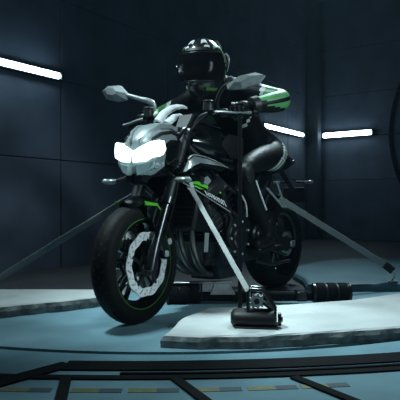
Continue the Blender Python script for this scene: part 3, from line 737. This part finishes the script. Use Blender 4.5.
# left front strap and its shoe
A0 = bp(1.20, .165, .675); A1 = pix(248, 291, 2.46)
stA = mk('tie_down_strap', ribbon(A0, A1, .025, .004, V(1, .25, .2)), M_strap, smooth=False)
tag(stA, 'pale webbing strap running from the fork down to the black shoe', 'strap', 'tie-down straps')
mk('strap_loop', ribbon(A0+V(-.01,0,.03), A0, .036, .006, V(1, .25, .2)), M_strap, stA, smooth=False)
mk('strap_tail', ribbon(pix(207, 233, 2.50), pix(206, 252, 2.505), .019, .003, V(1, 0, 0)), M_strap, stA, smooth=False)
shoe = empty('tie_down_shoe', (.25, 2.44, .054)); tag(shoe, 'black tie-down shoe with a framed ratchet on the concrete slab', 'tie-down shoe')
SR = Matrix.Rotation(R(-8), 4, 'Z')
def sp(name, g, m, **k): return mk(name, g, m, shoe, M=SR, **k)
def shoe_sec(x, k):
    return [V(x, .062*k*math.cos(t), max(.0, .036+.042*k*math.sin(t))) for t in [2*math.pi*q/18 for q in range(18)]]
sp('base', [loft([shoe_sec(-.112, .55), shoe_sec(-.104, .85), shoe_sec(-.09, .98), shoe_sec(0, 1.02), shoe_sec(.08, .98), shoe_sec(.09, .82)])], M_sat)
sp('roller', [xf(disc((0, 0, 0), .030, 0, .016, 'x', 24), Matrix.Translation((.094, -.01, .035))), xf(disc((0, 0, 0), .012, .014, .022, 'x', 16), Matrix.Translation((.094, -.01, .035)))], M_dsteel)
sp('base_foot', [cbox((0, 0, .004), (.19, .13, .008), .003)], M_pit)
fr = [(-.035, .06), (-.035, .15), (-.025, .168), (.025, .165), (.04, .15), (.085, .075)]
sp('frame', [tube([(a, -.035, b) for a, b in fr], .0075, 8), tube([(a, .035, b) for a, b in fr], .0075, 8), tube([(-.025, -.035, .168), (-.025, .035, .168)], .0055, 8), tube([(.085, -.035, .075), (.085, .035, .075)], .0055, 8)], M_dsteel)
ra = sp('ratchet_drum', [xf(disc((0, 0, 0), .026, -.032, .03, 'y', 20), Matrix.Translation((.003, 0, .115)))], M_steel)
g = []
for k in range(9):
    t = 2*math.pi*k/9; g.append(cbox((.003+.03*math.cos(t), -.024, .115+.03*math.sin(t)), (.012, .008, .010), .003, Matrix.Rotation(-t, 3, 'Y')))
mk('ratchet_teeth', g, M_steel, ra, M=SR)
mk('drum_core', [xf(disc((0, 0, 0), .013, -.036, -.030, 'y', 14), Matrix.Translation((.003, 0, .115)))], M_pit, ra, M=SR)
sp('handle', [cbox((.045, 0, .095), (.075, .05, .012), .005, Matrix.Rotation(R(38), 3, 'Y'))], M_sat)
# right front strap, runs out of frame at the left, down to its own shoe
B0 = bp(1.22, -.16, .67); B1 = pix(-2, 279, 2.9); dB = (B1-B0); B2 = B1 + dB*((B1.z-.10)/(-dB.z))
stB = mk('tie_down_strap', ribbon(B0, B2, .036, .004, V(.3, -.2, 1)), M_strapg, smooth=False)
tag(stB, 'dim grey strap running from the fork down past the left picture edge', 'strap', 'tie-down straps')
mk('strap_loop', ribbon(B0+V(.01, 0, .02), B0, .04, .007, V(.3, -.2, 1)), M_strapg, stB, smooth=False)
# rear left strap
C0 = bp(.20, .15, .63); C1 = pix(386, 265.5, 3.80); C2 = pix(393, 271, 3.79)
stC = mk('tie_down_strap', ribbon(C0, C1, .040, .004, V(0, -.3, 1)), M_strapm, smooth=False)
tag(stC, 'grey strap running from the rear of the motorcycle to a hook at the right', 'strap', 'tie-down straps')
mk('strap_buckle', ribbon(C1-(C2-C1)*.2, C2, .05, .018, V(0, -.3, 1)), M_sat, stC)
hk = mk('floor_hook', [tube([C2+V(.0, 0, -.005), C2+V(.012, 0, -.03), C2+V(0, 0, -.055), C2+V(-.012, 0, -.07), (C2.x+.0, C2.y, .062)], .007, 8, 5), disc((C2.x, C2.y, 0), .035, .055, .066, 'z', 18)], M_steel)
tag(hk, 'bright steel hook on the floor at the end of the rear strap', 'hook')

# ------------------------------------------------------------------ clamping bar under the motorcycle
CB = empty('clamping_bar', (.36, 3.28, 0)); tag(CB, 'long dark clamping bar with ribbed rollers lying under the motorcycle', 'clamping bar')
def cb(name, g, m, **k): return mk(name, g, m, CB, **k)
cb('beam', [cbox((0, 0, .045), (1.06, .07, .05), .01)], M_rail)
for x0, x1, mname in ((-.545, -.36, 'l'), (.325, .52, 'r')):
    ro = cb('roller', [tube([(x0, 0, .063), (x1, 0, .063)], .055, 20)], M_sat)
    n = 3
    for k in range(n):
        x = x0+.032+(x1-x0-.064)*k/(n-1)
        mk('rib', lathe([(.048, -.027), (.058, -.027), (.062, -.022), (.062, .022), (.058, .027), (.048, .027)], (x, 0, .063), 'x', 22), M_rail, ro)
    for x in (x0-.008, x1+.008): mk('end_plate', lathe([(.02, -.006), (.06, -.006), (.06, .006), (.02, .006)], (x, 0, .063), 'x', 22), M_dsteel, ro)
cb('top_plate', [cbox((-.36, -.01, .13), (.38, .06, .008), .003, Matrix.Rotation(R(-1), 3, 'Y'))], M_steel)
cb('bracket', [prism([(-.30, .06), (-.27, .126), (-.19, .126), (-.15, .06)], -.04, .03)], M_steel)
cb('bracket', [cbox((.24, -.01, .05), (.07, .09, .06), .01)], M_dsteel)


# ------------------------------------------------------------------ thin post beside the rider
po = mk('instrument_post', [tube([(.192, 2.64, .062), (.192, 2.64, 1.03)], .010, 12)], M_post)
mk('post_foot', disc((.192, 2.64, 0), .035, .0545, .066, 'z', 20), M_rail, po)
tag(po, 'thin dark vertical post in front of the rider', 'post')

# ------------------------------------------------------------------ thin haze filling the hall
hz = mk('haze', box((2, 6, 2.2), (21, 21, 5.4)), M_pit, smooth=False)
hm = bpy.data.materials.new('haze'); hm.use_nodes = True; hz.data.materials[0] = hm
nt = hm.node_tree; nt.nodes.clear()
vo = nt.nodes.new('ShaderNodeVolumeScatter'); vo.inputs['Density'].default_value = .0027; vo.inputs['Color'].default_value = (.5, .78, 1, 1); vo.inputs['Anisotropy'].default_value = .3
om = nt.nodes.new('ShaderNodeOutputMaterial'); nt.links.new(vo.outputs[0], om.inputs['Volume'])
tag(hz, 'thin bluish haze hanging in the hall', 'haze', kind='stuff')
